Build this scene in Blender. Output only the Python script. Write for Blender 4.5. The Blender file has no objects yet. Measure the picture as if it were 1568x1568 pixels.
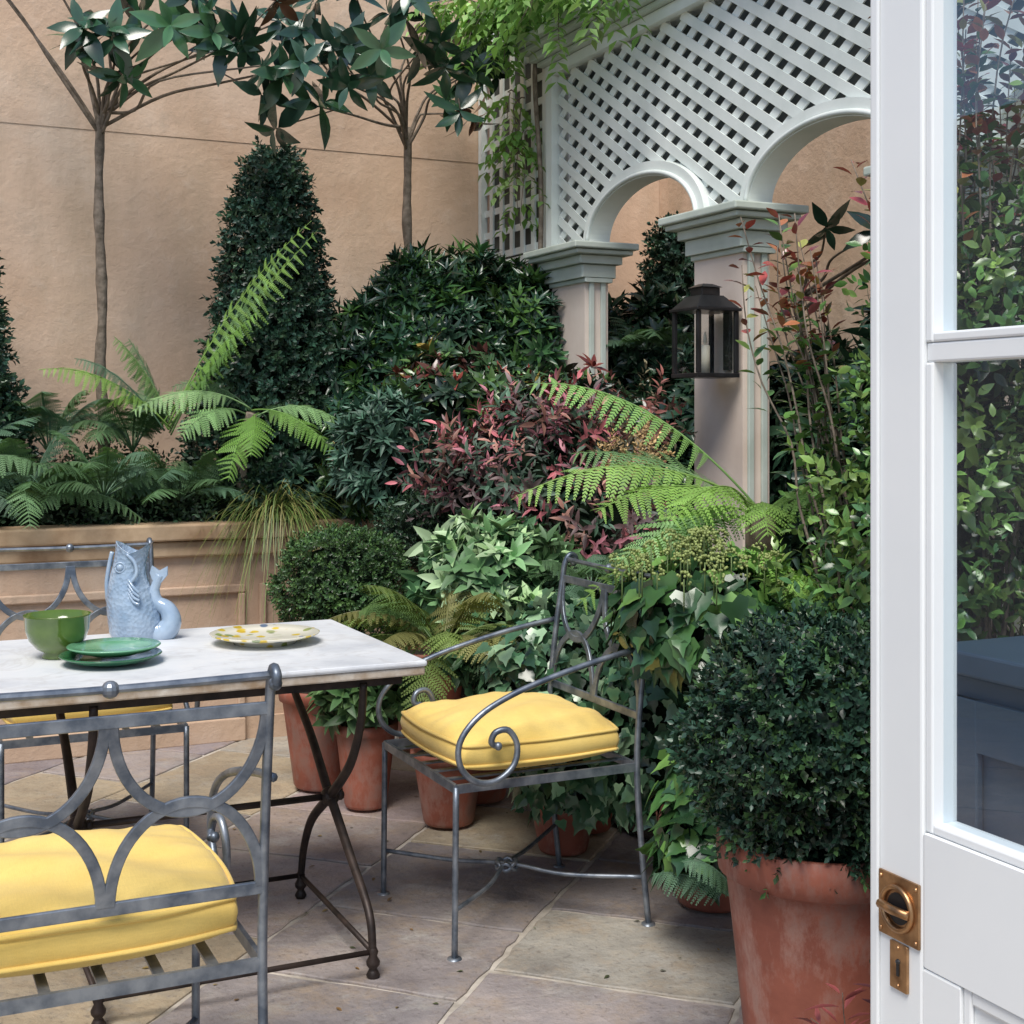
import bpy, math, random
import numpy as np
from mathutils import Vector, Matrix
rng=np.random.default_rng(11); random.seed(5)
scene=bpy.context.scene
# ---------------------------------------------------------------- helpers
def nrm(a):
    a=np.asarray(a,float); return a/np.maximum(np.linalg.norm(a,axis=-1,keepdims=True),1e-9)
class MB:
    def __init__(s): s.V=[];s.F=[];s.C=[];s.n=0
    def add(s,V,F,C=None):
        V=np.asarray(V,float).reshape(-1,3);F=np.asarray(F,int).reshape(-1,3)
        if C is None: C=np.ones((len(V),3))
        C=np.asarray(C,float)
        if C.ndim==1: C=np.tile(C,(len(V),1))
        s.V.append(V);s.F.append(F+s.n);s.C.append(C);s.n+=len(V)
        return s
    def build(s,name,mat,parent=None,smooth=True,bevel=0):
        V=np.concatenate(s.V);F=np.concatenate(s.F);C=np.concatenate(s.C)
        me=bpy.data.meshes.new(name)
        me.vertices.add(len(V));me.vertices.foreach_set('co',V.ravel())
        me.loops.add(F.size);me.loops.foreach_set('vertex_index',F.ravel().astype(np.int32))
        me.polygons.add(len(F));me.polygons.foreach_set('loop_start',np.arange(0,F.size,3,dtype=np.int32))
        me.polygons.foreach_set('loop_total',np.full(len(F),3,dtype=np.int32))
        me.polygons.foreach_set('use_smooth',np.full(len(F),smooth,dtype=bool))
        at=me.color_attributes.new(name='Col',type='FLOAT_COLOR',domain='POINT')
        at.data.foreach_set('color',np.hstack([C,np.ones((len(C),1))]).ravel())
        me.update(calc_edges=True);me.validate()
        me.materials.append(mat)
        ob=bpy.data.objects.new(name,me);scene.collection.objects.link(ob)
        if parent: ob.parent=parent
        if bevel:
            m=ob.modifiers.new('Bevel','BEVEL');m.width=bevel;m.segments=2;m.limit_method='ANGLE';m.angle_limit=math.radians(50)
        return ob
def empty(name,loc=(0,0,0),rz=0):
    e=bpy.data.objects.new(name,None);scene.collection.objects.link(e);e.location=loc;e.rotation_euler=(0,0,rz);e.empty_display_size=.1
    return e
def q2t(quads):
    o=[]
    for q in quads: o+= [(q[0],q[1],q[2]),(q[0],q[2],q[3])]
    return o
def box(a,b):
    x0,y0,z0=a;x1,y1,z1=b
    V=[(x0,y0,z0),(x1,y0,z0),(x1,y1,z0),(x0,y1,z0),(x0,y0,z1),(x1,y0,z1),(x1,y1,z1),(x0,y1,z1)]
    F=q2t([(3,2,1,0),(4,5,6,7),(0,1,5,4),(1,2,6,5),(2,3,7,6),(3,0,4,7)])
    return V,F
def cr(pts,n=6):
    P=np.asarray(pts,float);P=np.vstack([2*P[0]-P[1],P,2*P[-1]-P[-2]]);o=[]
    for i in range(1,len(P)-2):
        for k in range(n):
            t=k/n
            o.append(.5*((2*P[i])+(-P[i-1]+P[i+1])*t+(2*P[i-1]-5*P[i]+4*P[i+1]-P[i+2])*t*t+(-P[i-1]+3*P[i]-3*P[i+1]+P[i+2])*t**3))
    o.append(P[-2]);return np.array(o)
def tube(pts,r,seg=8,sec=None,ref=None):
    P=np.asarray(pts,float);n=len(P);r=np.broadcast_to(np.asarray(r,float),(n,))
    T=nrm(np.gradient(P,axis=0))
    if ref is not None:
        A=nrm(np.tile(np.asarray(ref,float),(n,1)));B=nrm(np.cross(T,A))
    else:
        a=np.array([0,0,1.]) if abs(T[0][2])<.9 else np.array([1.,0,0])
        A=np.zeros((n,3));x=nrm(np.cross(T[0],a))
        for i in range(n):
            x=x-T[i]*np.dot(x,T[i]);x=nrm(x);A[i]=x
        B=np.cross(T,A)
    if sec is None:
        an=np.arange(seg)*2*math.pi/seg;sx=np.cos(an);sy=np.sin(an)
        V=P[:,None]+r[:,None,None]*(A[:,None]*sx[None,:,None]+B[:,None]*sy[None,:,None])
    else:
        seg=4;w,t=sec;sx=np.array([1,-1,-1,1])*w/2;sy=np.array([1,1,-1,-1])*t/2
        V=P[:,None]+(A[:,None]*sx[None,:,None]+B[:,None]*sy[None,:,None])
    V=V.reshape(-1,3);F=[]
    for i in range(n-1):
        for j in range(seg):
            a=i*seg+j;b=i*seg+(j+1)%seg;F+=[(a,b,b+seg),(a,b+seg,a+seg)]
    c0=len(V);V=np.vstack([V,P[0],P[-1]])
    for j in range(seg):
        F.append((c0,(j+1)%seg,j));F.append((c0+1,(n-1)*seg+j,(n-1)*seg+(j+1)%seg))
    return V,F
def lathe(prof,c=(0,0,0),seg=32,sx=1,sy=1):
    V=[];F=[];n=len(prof)
    for r,z in prof:
        for j in range(seg):
            a=2*math.pi*j/seg;V.append((c[0]+r*math.cos(a)*sx,c[1]+r*math.sin(a)*sy,c[2]+z))
    for i in range(n-1):
        for j in range(seg):
            a=i*seg+j;b=i*seg+(j+1)%seg;F+=[(a,b,b+seg),(a,b+seg,a+seg)]
    return np.array(V),F
def ball(c,r,seg=14,rings=9,sc=(1,1,1)):
    pr=[(max(1e-4,math.sin(math.pi*i/rings))*r,-math.cos(math.pi*i/rings)*r*sc[2]) for i in range(rings+1)]
    return lathe(pr,c,seg,sc[0],sc[1])
# ---------------------------------------------------------------- materials
def newmat(name):
    m=bpy.data.materials.new(name);m.use_nodes=True;nt=m.node_tree
    return m,nt,nt.nodes['Principled BSDF'],nt.nodes['Material Output']
def N(nt,t,**k):
    n=nt.nodes.new(t)
    for a,b in k.items():
        if a in n.inputs: n.inputs[a].default_value=b
        else: setattr(n,a,b)
    return n
def coords(nt,scale=(1,1,1)):
    tc=N(nt,'ShaderNodeTexCoord');mp=N(nt,'ShaderNodeMapping');mp.inputs['Scale'].default_value=scale
    nt.links.new(tc.outputs['Object'],mp.inputs['Vector']);return mp.outputs['Vector']
def noise(nt,vec,scale,detail=5,rough=.55):
    n=N(nt,'ShaderNodeTexNoise');n.inputs['Scale'].default_value=scale;n.inputs['Detail'].default_value=detail;n.inputs['Roughness'].default_value=rough
    nt.links.new(vec,n.inputs['Vector']);return n.outputs['Fac']
def ramp(nt,fac,stops):
    r=N(nt,'ShaderNodeValToRGB');el=r.color_ramp.elements
    while len(el)<len(stops): el.new(.5)
    for e,(p,c) in zip(el,stops): e.position=p;e.color=(*c,1) if len(c)==3 else c
    nt.links.new(fac,r.inputs['Fac']);return r.outputs['Color']
def mix(nt,fac,a,b,mode='MIX'):
    m=N(nt,'ShaderNodeMix',data_type='RGBA',blend_type=mode)
    for s,v in ((0,fac),(6,a),(7,b)):
        if isinstance(v,(int,float)): m.inputs[s].default_value=v
        elif isinstance(v,tuple): m.inputs[s].default_value=(*v,1)
        else: nt.links.new(v,m.inputs[s])
    return m.outputs[2]
def bump(nt,h,st,dist,bs):
    b=N(nt,'ShaderNodeBump');b.inputs['Strength'].default_value=st;b.inputs['Distance'].default_value=dist
    nt.links.new(h,b.inputs['Height']);nt.links.new(b.outputs['Normal'],bs.inputs['Normal'])
def simple(name,c1,c2,scale=8,rough=.6,metal=0,bst=.3,bscale=40,bd=.003,spec=.5,lo=.35,hi=.65):
    m,nt,bs,o=newmat(name);v=coords(nt)
    nt.links.new(ramp(nt,noise(nt,v,scale),[(lo,c1),(hi,c2)]),bs.inputs['Base Color'])
    bs.inputs['Roughness'].default_value=rough;bs.inputs['Metallic'].default_value=metal
    bs.inputs['Specular IOR Level'].default_value=spec
    if bst: bump(nt,noise(nt,v,bscale),bst,bd,bs)
    return m
def leafmat(name,rough=.42,trans=.25,spec=.5,gain=1.4):
    m,nt,bs,o=newmat(name)
    at=N(nt,'ShaderNodeAttribute',attribute_name='Col')
    c=mix(nt,1.0,at.outputs['Color'],(gain,gain,gain*.92),'MULTIPLY')
    nt.links.new(c,bs.inputs['Base Color']);bs.inputs['Roughness'].default_value=rough;bs.inputs['Specular IOR Level'].default_value=spec
    if trans>0:
        tr=N(nt,'ShaderNodeBsdfTranslucent');c2=mix(nt,1.0,c,(1.3,1.5,.6),'MULTIPLY');nt.links.new(c2,tr.inputs['Color'])
        ms=N(nt,'ShaderNodeMixShader');ms.inputs[0].default_value=trans
        nt.links.new(bs.outputs[0],ms.inputs[1]);nt.links.new(tr.outputs[0],ms.inputs[2]);nt.links.new(ms.outputs[0],o.inputs['Surface'])
    return m
M_leaf=leafmat('leaf_matte',.48,0,.4,1.4);M_gloss=leafmat('leaf_glossy',.27,0,.6,1.35);M_fern=leafmat('fern_leaf',.55,.22,.3,1.35);M_mag=leafmat('magnolia_leaf',.2,0,.7,1.2);M_box=leafmat('box_leaf',.36,0,.45,1.2)
M_bark=simple('bark',(.12,.095,.07),(.26,.21,.165),25,.85,bst=.7,bscale=60,bd=.006)
M_soil=simple('soil',(.015,.012,.009),(.04,.03,.02),20,.95,bst=.8,bscale=30,bd=.02)
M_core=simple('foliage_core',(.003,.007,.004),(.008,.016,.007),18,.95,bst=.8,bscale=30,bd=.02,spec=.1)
M_steel=simple('weathered_steel',(.11,.135,.175),(.29,.32,.36),22,.40,.65,.35,90,.001)
M_iron=simple('dark_iron',(.018,.014,.013),(.055,.038,.032),20,.5,.4,.4,70,.001)
def plaster(name,g):
    m,nt,bs,o=newmat(name);v=coords(nt);vs=coords(nt,(1.2,1.2,.28))
    k=lambda c:tuple(x*g for x in c)
    a=ramp(nt,noise(nt,v,.9,7,.62),[(.3,k((.44,.295,.20))),(.45,k((.57,.405,.29))),(.58,k((.63,.465,.345))),(.7,k((.67,.54,.43)))])
    b=mix(nt,ramp(nt,noise(nt,vs,2.2,8,.68),[(.47,(0,0,0)),(.72,(.75,.75,.75))]),a,k((.43,.325,.23)))
    c=mix(nt,ramp(nt,noise(nt,v,7,9,.72),[(.53,(0,0,0)),(.78,(.45,.45,.45))]),b,k((.68,.56,.46)))
    c=mix(nt,ramp(nt,noise(nt,v,2.6,9,.75),[(.58,(0,0,0)),(.74,(.55,.55,.55))]),c,k((.33,.265,.20)))
    nt.links.new(c,bs.inputs['Base Color']);bs.inputs['Roughness'].default_value=.9;bs.inputs['Specular IOR Level'].default_value=.2
    bump(nt,noise(nt,v,14,8,.7),.5,.014,bs);return m
M_plaster=plaster('wall_plaster',1.12);M_plaster2=plaster('planter_plaster',.92)
M_pier=simple('pier_plaster',(.60,.49,.41),(.72,.62,.54),2.5,.85,bst=.25,bscale=30)
M_coping=simple('coping_stone',(.27,.17,.095),(.54,.40,.26),5,.85,bst=.5,bscale=30)
M_trellis=simple('trellis_paint',(.64,.69,.66),(.76,.80,.77),4,.55,bst=.15,bscale=50)
M_green=simple('capital_paint',(.42,.48,.42),(.54,.60,.54),5,.55,bst=.2,bscale=40)
M_gapshade=simple('lattice_gap_shade',(.08,.09,.085),(.17,.18,.16),3,.9)  # dark tone standing in for foliage and shadow in the lattice holes
M_door=simple('door_paint',(.76,.785,.80),(.81,.83,.84),3,.38,bst=.08,bscale=35,bd=.001)
M_brass=simple('aged_brass',(.22,.12,.06),(.55,.33,.17),30,.35,.9,.2,80,.001)
def terracotta():
    m,nt,bs,o=newmat('terracotta');v=coords(nt);vs=coords(nt,(1,1,.45))
    a=ramp(nt,noise(nt,v,6,6),[(.3,(.19,.055,.035)),(.7,(.38,.12,.075))])
    b=mix(nt,ramp(nt,noise(nt,vs,8,8,.74),[(.50,(0,0,0)),(.66,(.65,.65,.65))]),a,(.46,.30,.25))
    b=mix(nt,ramp(nt,noise(nt,vs,4,8,.7),[(.52,(0,0,0)),(.68,(.7,.7,.7))]),b,(.09,.045,.035))
    nt.links.new(b,bs.inputs['Base Color']);bs.inputs['Roughness'].default_value=.6;bump(nt,noise(nt,v,40),.35,.003,bs);return m
M_terra=terracotta()
def cushionm():
    m,nt,bs,o=newmat('yellow_linen');v=coords(nt);vx=coords(nt,(1,12,6));vy=coords(nt,(12,1,6))
    a=ramp(nt,noise(nt,v,6,4),[(.3,(.80,.55,.145)),(.7,(.86,.63,.20))])
    n1=noise(nt,vx,45,3);n2=noise(nt,vy,45,3);wv=mix(nt,.5,n1,n2)
    a=mix(nt,.35,a,ramp(nt,wv,[(.35,(.78,.78,.78)),(.65,(1.1,1.1,1.1))]),'MULTIPLY')
    nt.links.new(a,bs.inputs['Base Color']);bs.inputs['Roughness'].default_value=.9;bs.inputs['Specular IOR Level'].default_value=.1
    bs.inputs['Sheen Weight'].default_value=.2
    bump(nt,wv,.35,.0015,bs);return m
M_cush=cushionm()
def marble():
    m,nt,bs,o=newmat('table_marble');v=coords(nt)
    a=ramp(nt,noise(nt,v,5,8,.65),[(.3,(.54,.56,.59)),(.55,(.72,.735,.75)),(.75,(.79,.79,.78))])
    vn=N(nt,'ShaderNodeTexNoise');vn.inputs['Scale'].default_value=2.2;vn.inputs['Distortion'].default_value=2.5;vn.inputs['Detail'].default_value=8;nt.links.new(v,vn.inputs['Vector'])
    a=mix(nt,ramp(nt,vn.outputs['Fac'],[(.47,(0,0,0)),(.5,(.35,.35,.35)),(.53,(0,0,0))]),a,(.5,.48,.46))
    nt.links.new(a,bs.inputs['Base Color']);bs.inputs['Roughness'].default_value=.45;bump(nt,noise(nt,v,60),.15,.002,bs);return m
M_marble=marble()
M_edge=simple('table_edge_stone',(.34,.24,.15),(.66,.60,.52),14,.7,bst=.5,bscale=60)
def paving():
    m,nt,bs,o=newmat('sandstone_flags');v=coords(nt);at=N(nt,'ShaderNodeAttribute',attribute_name='Col')
    n1=ramp(nt,noise(nt,v,2.8,9,.68),[(.28,(.58,.56,.57)),(.5,(1,1,1)),(.72,(1.40,1.33,1.22))])
    c=mix(nt,1.0,at.outputs['Color'],n1,'MULTIPLY')
    c=mix(nt,ramp(nt,noise(nt,v,6,10,.78),[(.48,(0,0,0)),(.68,(.6,.6,.6))]),c,(.38,.28,.18))
    c=mix(nt,ramp(nt,noise(nt,v,4.3,10,.8),[(.52,(0,0,0)),(.68,(.6,.6,.6))]),c,(.43,.42,.39))
    c=mix(nt,ramp(nt,noise(nt,v,1.7,10,.75),[(.55,(0,0,0)),(.70,(.55,.55,.55))]),c,(.18,.16,.15))
    c=mix(nt,ramp(nt,noise(nt,v,55,4,.7),[(.56,(0,0,0)),(.70,(.55,.55,.55))]),c,(.11,.095,.09))
    nt.links.new(c,bs.inputs['Base Color'])
    nt.links.new(ramp(nt,noise(nt,v,5,5),[(.3,(.38,.38,.38)),(.7,(.72,.72,.72))]),bs.inputs['Roughness'])
    bump(nt,noise(nt,v,9,10,.62),.8,.022,bs);return m
M_pave=paving()
M_mortar=simple('mortar',(.26,.23,.19),(.58,.53,.46),9,.95,bst=.6,bscale=60)
# ---------------------------------------------------------------- ground & paving
g=MB();g.add([(-150,-150,-.004),(150,-150,-.004),(150,150,-.004),(-150,150,-.004)],[(0,1,2),(0,2,3)]);g.build('ground',M_mortar)
pv=MB();ca,sa=math.cos(math.radians(45)),math.sin(math.radians(45))
pal=[(.31,.275,.27),(.34,.285,.265),(.285,.25,.265),(.40,.335,.24),(.35,.33,.29),(.42,.36,.26),(.32,.26,.255),(.36,.34,.30),(.26,.235,.235)]
prng=random.Random(21)
row=-4.30
while row<9:
    w=prng.choice([.61,.61,.45,.61]);x=-7+prng.random()*.8
    while x<8:
        L=prng.choice([.45,.61,.75,.9]);gp=.008
        cx,cy=x+L/2,row+w/2
        wx=cx*ca-cy*sa;wy=cx*sa+cy*ca
        if -3<wx<4.3 and -.6<wy<6.9:
            def rp(a,b): return (a*ca-b*sa,a*sa+b*ca)
            outl=[]
            c4=[(x+gp,row+gp),(x+L-gp,row+gp),(x+L-gp,row+w-gp),(x+gp,row+w-gp)]
            for i in range(4):
                a=c4[i];b=c4[(i+1)%4]
                for k in range(9):
                    t=k/9;j=.0048
                    outl.append((a[0]+(b[0]-a[0])*t+prng.uniform(-j,j),a[1]+(b[1]-a[1])*t+prng.uniform(-j,j)))
            n=len(outl);zt=prng.uniform(0,.002);V=[]
            mxx=x+L/2;myy=row+w/2
            for a,b in outl: V.append((*rp(a,b),-.005))
            for a,b in outl: V.append((*rp(mxx+(a-mxx)*.999,myy+(b-myy)*.999),zt-.0015))
            for a,b in outl: V.append((*rp(mxx+(a-mxx)*.982,myy+(b-myy)*.982),zt+.001))
            V.append((*rp(mxx,myy),zt+.001));F=[]
            for lv in (0,1):
                for k in range(n):
                    a=lv*n+k;b=lv*n+(k+1)%n;F+=[(a,b,b+n),(a,b+n,a+n)]
            for k in range(n): F.append((2*n+k,2*n+(k+1)%n,3*n))
            c=np.array(prng.choice(pal))*prng.uniform(.85,1.12)
            pv.add(V,F,c)
        x+=L
    row+=w
pv.build('stone_paving',M_pave,smooth=False)
# ---------------------------------------------------------------- walls
WV=6.75
bw=empty('garden_back_wall')
w=MB();w.add(*box((-4,WV,0),(5,WV+.25,2.72)));w.build('lower_wall',M_plaster,bw,False)
w=MB();w.add(*box((-4,WV-.003,2.7201),(5,WV+.25,4.0)));w.build('upper_wall',M_plaster,bw,False)
w=MB();w.add(*box((-4,WV-.05,4.003),(5,WV+.3,4.08)));w.build('wall_coping',M_coping,bw,False,.01)
sw=MB();sw.add(*box((4.1,-.5,0),(4.35,WV-.004,3.2)));sw.build('garden_side_wall',M_plaster,None,False)
pl=empty('raised_planter')
PF=5.69
w=MB();w.add(*box((-3.5,PF,0),(2.06,PF+.12,.845)));w.add(*box((1.94,PF+.122,0),(2.06,WV-.005,.845)));w.build('planter_wall',M_plaster2,pl,False,.004)
w=MB()
w.add(*box((-3.5,PF-.02,.62),(1.43,PF-.001,.655)));w.add(*box((1.40,PF-.021,.10),(1.43,PF-.001,.618)));w.add(*box((-3.5,PF-.022,.0),(1.43,PF-.001,.098)))
w.add(*box((1.52,PF-.02,.62),(2.04,PF-.001,.655)));w.add(*box((1.49,PF-.021,.10),(1.52,PF-.001,.655)));w.add(*box((1.52,PF-.022,0),(2.04,PF-.001,.098)))
w.build('panel_mouldings',M_plaster2,pl,False,.006)
w=MB();w.add(*box((-3.5,PF-.03,.78),(2.09,PF-.001,.844)));w.add(*box((-3.5,PF-.055,.848),(2.10,PF+.16,.915)));w.add(*box((1.92,PF+.163,.848),(2.10,WV-.006,.915)));w.build('planter_coping',M_coping,pl,False,.008)
w=MB();w.add(*box((-3.5,PF+.123,.0),(1.937,WV-.007,.87)));w.build('planter_soil',M_soil,pl,False)
bs_=MB();bs_.add([(2.1,WV-.01,.012),(4.09,WV-.01,.012),(4.09,1.5,.012),(2.35,1.5,.012),(2.25,3.6,.012),(2.1,5.6,.012)],[(0,5,4),(0,4,3),(0,3,2),(0,2,1)]);bs_.build('soil_bed',M_soil)
# ---------------------------------------------------------------- arcade trellis
AR=empty('trellis_arcade');AU0,AU1=2.94,3.06
piers=[5.65,4.41,3.17,1.93]
ZC=2.14
b=MB();m2=MB();cp=MB()
for pvv in piers:
    b.add(*box((AU0,pvv-.165,0),(AU1,pvv+.165,1.985)))
    m2.add(*box((AU0+.018,pvv-.180,0),(AU0+.042,pvv-.166,1.984)))
    m2.add(*box((AU1-.042,pvv-.180,0),(AU1-.018,pvv-.166,1.984)))
    for (z0,z1,o) in ((1.965,1.985,.012),(1.986,2.045,.028),(2.047,2.085,.05),(2.087,2.108,.085),(2.110,ZC,.105)):
        if z0<1.986: cp.add(*box((AU0-o,pvv-.18-o,z0),(AU1+o,pvv+.165+o,z1)))
        else: cp.add(*box((AU0-o,pvv-.165-o,z0),(AU1+o,pvv+.165+o,z1)))
b.build('piers',M_pier,AR,False,.004);m2.build('pier_strips',M_green,AR,False,.003);cp.build('capitals',M_green,AR,False,.006)
aa,bb,bw_=.44,.225,.062;VE0,VE1=1.75,5.84;ZT=2.985
arcs=[(piers[i]+piers[i+1])/2 for i in range(3)]
def inside(v,z):
    if v<VE0 or v>VE1 or z>ZT or z<ZC+.004: return False
    for c in arcs:
        if ((v-c)/(aa+.03))**2+((z-ZC)/(bb+.03))**2<1: return False
    return True
lt=MB();sl=.60;per=.096;wd=.041
for fam,uo in ((1,2.985),(-1,2.994)):
    for k in range(-80,120):
        zb=k*per
        vs=np.arange(VE0,VE1,.012)
        zs=fam*sl*(vs-VE0)+zb+1.0
        ins=[inside(v_,z_) for v_,z_ in zip(vs,zs)]
        i=0
        while i<len(vs):
            if ins[i]:
                j=i
                while j+1<len(vs) and ins[j+1]: j+=1
                if j>i: lt.add(*tube([(uo,vs[i],zs[i]),(uo,vs[j],zs[j])],1,sec=(.007,wd),ref=(1,0,0)))
                i=j+1
            else: i+=1
lt.build('diagonal_lattice',M_trellis,AR,False)
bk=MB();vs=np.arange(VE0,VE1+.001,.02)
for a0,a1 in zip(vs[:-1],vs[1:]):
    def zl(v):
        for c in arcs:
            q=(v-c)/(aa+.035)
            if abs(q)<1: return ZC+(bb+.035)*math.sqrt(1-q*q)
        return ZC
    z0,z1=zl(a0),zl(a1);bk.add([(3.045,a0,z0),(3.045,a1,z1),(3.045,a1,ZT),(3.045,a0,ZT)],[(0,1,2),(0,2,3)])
bk.build('painted_shade_sheet',M_gapshade,AR,False)  # added sheet, its dark colour paints the shadowy depth behind the lattice
bd=MB()
for c in arcs:
    n=36;V=[];F=[]
    for i in range(n+1):
        t=math.pi*i/n
        for (o,u_) in ((0,2.955),(bw_,2.955),(bw_,3.06),(0,3.06)):
            V.append((u_,c-math.cos(t)*(aa+o),ZC+.002+math.sin(t)*(bb+o)))
    for i in range(n):
        for j in range(4):
            a=i*4+j;b2=i*4+(j+1)%4;F+=[(a,b2,b2+4),(a,b2+4,a+4)]
    bd.add(V,F)
bd.build('arch_bands',M_trellis,AR,False)
rd=MB()
for c in arcs:
    P=[(2.95,c-math.cos(math.pi*i/30)*(aa+.01),ZC+.006+math.sin(math.pi*i/30)*(bb+.01)) for i in range(31)]
    rd.add(*tube(P,.010,6))
rd.build('arch_beads',M_trellis,AR,True)
fr=MB();fr.add(*box((2.95,VE1,ZC-.0),(3.06,VE1+.06,ZT)))
fr.add(*box((2.945,VE0,ZT),(3.06,VE1+.06,ZT+.05)))
fr.build('lattice_frame',M_trellis,AR,False,.003)
co=MB()
for z0,z1,o in ((3.037,3.06,.03),(3.062,3.10,.06),(3.102,3.125,.10),(3.127,3.17,.13)):
    co.add(*box((2.945-o,VE0,z0),(3.06+o,VE1+.06+o,z1)))
co.build('cornice',M_green,AR,False,.006)
up=MB()
for k in range(42):
    v0=VE0+k*.1
    for uo,dv in ((2.985,.4),(2.993,-.4)):
        e=v0+dv
        if VE0<=v0<=VE1 and VE0<=e<=VE1: up.add(*tube([(uo,v0,3.172),(uo,e,3.62)],1,sec=(.007,.03),ref=(1,0,0)))
up.add(*box((2.96,VE0,3.62),(3.02,VE1,3.67)));up.build('upper_lattice',M_trellis,AR,False)
sq=empty('square_trellis')
s=MB()
for v_ in np.arange(5.97,6.72,.125): s.add(*box((2.975,v_-.02,2.18),(2.985,v_+.02,3.75)))
for z_ in np.arange(2.20,3.75,.118): s.add(*box((2.986,5.92,z_-.017),(2.994,6.70,z_+.017)))
s.add(*box((2.965,6.70,2.16),(3.0,6.74,3.78)));s.add(*box((2.965,5.905,2.12),(3.0,6.699,2.165)));s.build('slats',M_trellis,sq,False)
s=MB();s.add([(3.03,5.91,2.17),(3.03,6.73,2.17),(3.03,6.73,3.7),(3.03,5.91,3.7)],[(0,1,2),(0,2,3)]);s.build('painted_shade_sheet',M_gapshade,sq,False)  # second added sheet, shadow painted into the square openings
# ---------------------------------------------------------------- house wing at the left (outside picture)
hw=empty('house_wing')
M_house=simple('house_render',(.40,.42,.43),(.50,.51,.52),2,.8);M_blue=simple('blue_paint',(.055,.09,.135),(.08,.125,.18),3,.4,bst=0)
h=MB();h.add(*box((-2.9,1.5,0),(-2.6,5.6,2.8)));h.build('wall',M_house,hw,False)
h=MB();h.add(*box((-2.598,3.3,.0),(-2.56,4.35,2.2)));h.add(*box((-2.559,3.36,.1),(-2.54,3.78,.9)));h.add(*box((-2.559,3.86,.1),(-2.54,4.28,.9)));h.build('blue_door',M_blue,hw,False,.01)
cb_=empty('added_blue_box')  # added box, a stand-in for the blue area low in the door glass
h=MB();h.add(*box((1.36,1.02,.0),(2.0,1.46,1.00)));h.add(*box((1.335,.995,1.002),(2.02,1.485,1.035)))
h.build('box_body',M_blue,cb_,False,.004)
h=MB()
for (z0,z1) in ((.04,.10),(.90,.97),(.44,.50)): h.add(*box((1.346,1.03,z0),(1.3585,1.45,z1)))
for (v0,v1) in ((1.03,1.08),(1.40,1.45)): h.add(*box((1.3455,v0,.04),(1.3583,v1,.97)))
h.build('panel_rails',M_blue,cb_,False,.003)
# ---------------------------------------------------------------- glazed door
D=empty('glazed_garden_door');U=1.063;T=.045;VF=1.268;VH=.55;ZTOP=2.45
d=MB()
d.add(*box((U,VF-.079,.05),(U+T,VF,ZTOP)))
d.add(*box((U,VH,.05),(U+T,VH+.09,ZTOP)))
d.add(*box((U+.0005,VH+.0905,.738),(U+T-.0005,VF-.0795,.888)))
d.add(*box((U+.0005,VH+.0905,.05),(U+T-.0005,VF-.0795,.20)))
d.add(*box((U+.0005,VH+.0905,2.33),(U+T-.0005,VF-.0795,ZTOP-.001)))
d.add(*box((U+.0008,VF-.137,.201),(U+T-.001,VF-.0797,.7375)))
d.add(*box((U+.010,VH+.0907,.2005),(U+T-.01,VF-.138,.7377)))
d.build('frame',M_door,D,False,.003)
d=MB()
d.add(*box((U+.006,VH+.0907,1.412),(U+T-.006,VF-.0797,1.434)))
d.add(*box((U+.006,VH+.0907,1.925),(U+T-.006,VF-.0797,1.947)))
for (z0,z1) in ((.8885,1.4118),(1.4342,1.9248),(1.9472,2.3298)):
    d.add(*box((U+.004,VF-.091,z0),(U+T-.004,VF-.0797,z1)));d.add(*box((U+.004,VH+.0907,z0),(U+T-.004,VH+.102,z1)))
    d.add(*box((U+.0045,VH+.1022,z0),(U+T-.0045,VF-.0912,z0+.011)))
d.add(*box((U+.004,VF-.150,.212),(U+.0098,VF-.1382,.7375)));d.add(*box((U+.004,VH+.0907,.722),(U+.0098,VF-.151,.7375)))
d.add(*box((U-.004,VF-.010,.05),(U-.0005,VF+.004,ZTOP)))
d.build('glazing_bars',M_door,D,False,.0025)
def glassm(name,fac,tint):
    mg,nt,bs,o=newmat(name)
    gl=N(nt,'ShaderNodeBsdfGlossy');gl.inputs['Roughness'].default_value=.01;gl.inputs['Color'].default_value=(.9,.95,1,1)
    tr=N(nt,'ShaderNodeBsdfTransparent');tr.inputs['Color'].default_value=(*tint,1)
    ms=N(nt,'ShaderNodeMixShader');ms.inputs[0].default_value=fac;nt.links.new(tr.outputs[0],ms.inputs[1]);nt.links.new(gl.outputs[0],ms.inputs[2]);nt.links.new(ms.outputs[0],o.inputs['Surface']);return mg
mg=glassm('door_glass',.17,(.88,.94,.96));mg2=glassm('lantern_glass',.06,(.93,.95,.95))
d=MB();d.add([(U+.02,VH+.1,.885),(U+.02,VF-.085,.885),(U+.02,VF-.085,2.335),(U+.02,VH+.1,2.335)],[(0,1,2),(0,2,3)]);d.build('glass',mg,D,False)
d=MB();d.add(*box((U-.004,1.190,.756),(U-.0002,1.257,.829)))
d.add(*box((U-.004,1.209,.700),(U-.0002,1.238,.753)));d.build('brass_plates',M_brass,D,False,.0012)
d=MB();cy,cz=1.2235,.7925
P=[(U-.006,cy+.024*math.cos(t),cz+.024*math.sin(t)) for t in np.linspace(0,2*math.pi,33)]
d.add(*tube(P,.0035,8));d.add(*tube([(U-.010,cy-.024,cz),(U-.013,cy,cz),(U-.010,cy+.024,cz)],.0055,8))
for a in (-.029,.029):
    for c in (-.03,.03): d.add(*ball((U-.004,cy+a,cz+c),.0028,8,5))
for c in (.705,.748): d.add(*ball((U-.004,1.2235,c),.0022,8,5))
d.build('ring_pull',M_brass,D,True)
M_black=simple('black_metal',(.012,.013,.015),(.03,.03,.033),10,.35,.3,bst=.1)
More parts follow.
